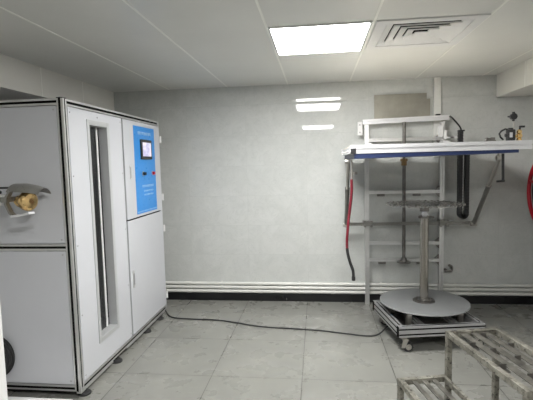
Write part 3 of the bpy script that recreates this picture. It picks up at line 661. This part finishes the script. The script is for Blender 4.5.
mb = MB(); mb.box((-hw+.035, -hd+.035, zc0+.004), (hw-.035, hd-.035, zc0+.010)); lb(mb, 'deck', M['dark_steel'])
for x_ in (-.13, .13):
    mb = MB(); ext(mb, (x_, -hd+.04, zc1-.020), (x_, hd-.04, zc1-.020), .035, .035, upv=(0, 0, 1)); lb(mb, 'cross_member', M['alu'])
for x_, y_ in ((-.20, -.18), (.20, -.18), (-.20, .18), (.20, .18)):
    mb = MB(); mb.box((x_-.018, y_-.018, zc0+.01), (x_+.018, y_+.018, .252), .002); lb(mb, 'support_block', M['steel'])
mb = MB(); mb.box((-.22, -.2, .244), (.22, .2, .254)); lb(mb, 'bearing_plate', M['dark_steel'])
mb = MB(); mb.lathe([(0, .254), (.338, .254), (.343, .257), (.343, .263), (.340, .266), (0, .266)], (0.01, .035, 0), n=96); d_ = lb(mb, 'turntable_disc', M['disc_grey']); d_['label'] = 'smooth light grey disc'
mb = MB(); mb.lathe([(.0, .266), (.085, .266), (.085, .274), (.080, .276), (.045, .277), (.040, .292), (0.030, .294)], (0.01, .035, 0), n=40)
for k in range(6):
    a = 2*PI*k/6; mb.cyl((.01+.063*math.cos(a), .035+.063*math.sin(a), .276), (.01+.063*math.cos(a), .035+.063*math.sin(a), .283), .008, n=8)
lb(mb, 'flange', M['dark_steel'])
mb = MB(); mb.cyl((.01, .035, .27), (.01, .035, .935), .0335, n=36); lb(mb, 'column', M['column_steel'])
mb = MB(); mb.cyl((.01, .035, .935), (.01, .035, .950), .046, n=24); mb.box((-.035, .020, .935), (.085, .05, .948), .002); lb(mb, 'column_collar', M['dark_steel'])
mb = MB(); mb.cyl((.01, .035, .95), (.01, .035, .992), .017, n=20); mb.cyl((.01, .035, .962), (.01, .035, .975), .024, n=20); lb(mb, 'spindle', M['alu_bright'])
mb = MB(); mb.lathe([(0, .990), (.036, .990), (.036, 1.020), (.028, 1.022), (.028, 1.0455), (0, 1.0455)], (.01, .035, 0), n=24); lb(mb, 'bearing_head', M['dark_steel'])
# pierced top plate: rims, hub and spokes
mb = MB(); z0_, z1_ = 1.046, 1.051
for ra, rb in ((.262, .288), (.165, .185), (.0, .07)):
    pr_ = [(ra, z0_), (rb, z0_), (rb, z1_), (ra, z1_), (ra, z0_)] if ra > 0 else [(0, z0_), (rb, z0_), (rb, z1_), (0, z1_)]
    mb.lathe(pr_, (.01, .035, 0), n=72)
for k in range(24):
    a = 2*PI*k/24; c_, s_ = math.cos(a), math.sin(a); a_ = Vector((.01, .035, (z0_+z1_)/2))
    mb.prism([(-.008, -.004), (.008, -.004), (.008, .004), (-.008, .004)], a_+Vector((c_*.06, s_*.06, 0)), a_+Vector((c_*.27, s_*.27, 0)), upv=(0, 0, 1))
for k in range(36):
    a = 2*PI*(k+.5)/36; c_, s_ = math.cos(a), math.sin(a); a_ = Vector((.01+c_*.290, .035+s_*.290, z0_-.003))
    mb.cyl(a_, a_+Vector((0, 0, .011)), .007, n=8)
o = lb(mb, 'top_plate', M['pierced']); o['label'] = 'round pierced steel plate'
for x_, y_ in ((-hw+.055, -hd+.05), (hw-.055, -hd+.05), (-hw+.055, hd-.05), (hw-.055, hd-.05)):
    mb = MB(); mb.box((x_-.040, y_-.034, zc0-.008), (x_+.040, y_+.034, zc0-.0005), .001); mb.cyl((x_, y_, zc0-.024), (x_, y_, zc0-.006), .024, n=16)
    for q in (-1, 1): mb.prism([(-.022, 0), (.022, 0), (.034, -.062), (.008, -.066)], (x_, y_-.020+q*.0250, zc0-.016), (x_, y_-.020+q*.0220, zc0-.016), upv=(0, 0, 1))
    cs = lb(mb, 'caster', M['steel'])
    xw = x_+.022
    mb = MB(); mb.lathe([(.014, -.018), (.032, -.018), (.036, -.012), (.036, .012), (.032, .018), (.014, .018)], (xw, y_-.020, .0365), (0, 1, 0), n=32)
    mb.mi = 1; mb.cyl((xw, y_-.0385, .0365), (xw, y_-.0015, .0365), .022, n=20); mb.cyl((xw, y_-.048, .0365), (xw, y_+.008, .0365), .007, n=12); w_ = mb.build('wheel', [M['rubber'], M['steel']]); w_.parent = cs

# ---- power cord over the floor
mb = MB(); r_ = .006
cp_ = [(-1.475, 3.90, .030), (-1.44, 3.85, .012), (-1.344, 3.735, r_), (-1.165, 3.70, r_), (-0.93, 3.687, r_), (-0.738, 3.636, r_), (-0.505, 3.555, r_), (-0.245, 3.524, r_), (0.005, 3.494, r_), (0.206, 3.442, r_), (0.38, 3.405, r_), (0.47, 3.43, .012), (0.535, 3.47, .05), (0.60, 3.50, .108)]
mb.tube(spline(cp_, 12), r_, n=10)
single(mb, 'power_cord', M['rubber'], 'black power cord snaking across the tiled floor from the white cabinet to the cart', 'cord', (-1.475, 3.90, 0))

# ================================================================== STAINLESS STEP STAND (right foreground)
SR = math.radians(12.6)
t = thing('step_stand', 'stained stainless steel two-step stand with slatted tops in the right foreground', 'step stand', (0.683, 2.386, 0), SR); st = t
# local frame: +x right along the back edge, -y towards the camera; origin at the upper back-left corner
TW = .028
def sq(mbx, a, c): mbx.box(a, c, .002)
UW, UL, UZ = .305, .640, .462
mb = MB(); sq(mb, (0, -TW, UZ-.03), (UW, 0, UZ)); sq(mb, (0, -UL, UZ-.03), (UW, -UL+TW, UZ)); sq(mb, (0, -UL+TW, UZ-.03), (TW, -TW, UZ)); sq(mb, (UW-TW, -UL+TW, UZ-.03), (UW, -TW, UZ)); lb(mb, 'upper_frame', M['stained'], st)
for k in range(3):
    xc_ = TW+.062*(k+1)-.0
    mb = MB(); mb.box((xc_-.018, -UL+TW, UZ-.016), (xc_+.018, -TW, UZ-.010), .001); lb(mb, 'slat', M['stained_slat'], st)
for x_, y_ in ((.062, -.16), (.121, -.24), (.062, -.40), (.121, -.50), (.185, -.06), (.185, -.33), (.245, -.2)):
    mb = MB(); mb.box((x_-.016, y_-.003, UZ-.030), (x_+.016, y_+.0, UZ-.002)); mb.box((x_-.016, y_-.035, UZ-.030), (x_+.016, y_-.003, UZ-.027)); lb(mb, 'tab', M['dark_steel'], st)
for x_, y_ in ((0, -TW), (UW-TW, -TW), (0, -UL), (UW-TW, -UL)):
    mb = MB(); sq(mb, (x_, y_, 0.004), (x_+TW, y_+TW, UZ-.031)); lg = lb(mb, 'leg', M['stained'], st)
    mb = MB(); mb.box((x_-.002, y_-.002, 0), (x_+TW+.002, y_+TW+.002, .012), .001); o = mb.build('foot_cap', M['rubber']); o.parent = lg
LW, LZ, LL = .272, .215, .60
mb = MB(); sq(mb, (-LW, -TW, LZ-.03), (-.0005, 0, LZ)); sq(mb, (-LW, -LL, LZ-.03), (-.0005, -LL+TW, LZ)); sq(mb, (-LW, -LL+TW, LZ-.03), (-LW+TW, -TW, LZ)); sq(mb, (-.018, -LL+TW, LZ-.03), (-.0005, -TW, LZ)); lb(mb, 'lower_frame', M['stained'], st)
for k in range(3):
    xc_ = -LW+TW+.056*(k+1)
    mb = MB(); mb.box((xc_-.013, -LL+TW, LZ-.016), (xc_+.013, -TW, LZ-.010), .001); lb(mb, 'slat', M['stained_slat'], st)
for y_ in (-TW, -LL):
    mb = MB(); sq(mb, (-LW, y_, 0.004), (-LW+TW, y_+TW, LZ-.031)); lg = lb(mb, 'leg', M['stained'], st)
    mb = MB(); mb.box((-LW-.002, y_-.002, 0), (-LW+TW+.002, y_+TW+.002, .012), .001); o = mb.build('foot_cap', M['rubber']); o.parent = lg

# ================================================================== RED HOSE REEL at the right edge
t = thing('hose_reel', 'red hose reel with black hose, mounted on the side wall at the right edge', 'hose reel', (XR, 3.79, 1.10))
yc, zc, R_ = 3.795, 1.10, .315
for x_ in (1.885, 1.985):
    mb = MB(); mb.tube([(x_, yc+R_*math.cos(a), zc+R_*math.sin(a)) for a in [2*PI*i/64 for i in range(64)]], .0165, n=12, closed=True)
    for k in range(5):
        a = 2*PI*k/5+.3; mb.cyl((x_, yc, zc), (x_, yc+R_*math.cos(a), zc+R_*math.sin(a)), .010, n=10)
    mb.build('rim', M['red'], t)
mb = MB()
for k in range(3):
    for j in range(4):
        rr = .285-.028*j
        mb.tube([(1.912+.026*k, yc+rr*math.cos(a), zc+rr*math.sin(a)) for a in [2*PI*i/48 for i in range(48)]], .013, n=8, closed=True)
mb.build('hose', M['rubber'], t)
mb = MB(); mb.cyl((1.87, yc, zc), (XR-.012, yc, zc), .03, n=24); mb.box((XR-.012, yc-.08, zc-.08), (XR-.0005, yc+.08, zc+.08), .002); mb.build('axle', M['dark_steel'], t)

for o in BASES:
    if '_base' in o.keys(): del o['_base']
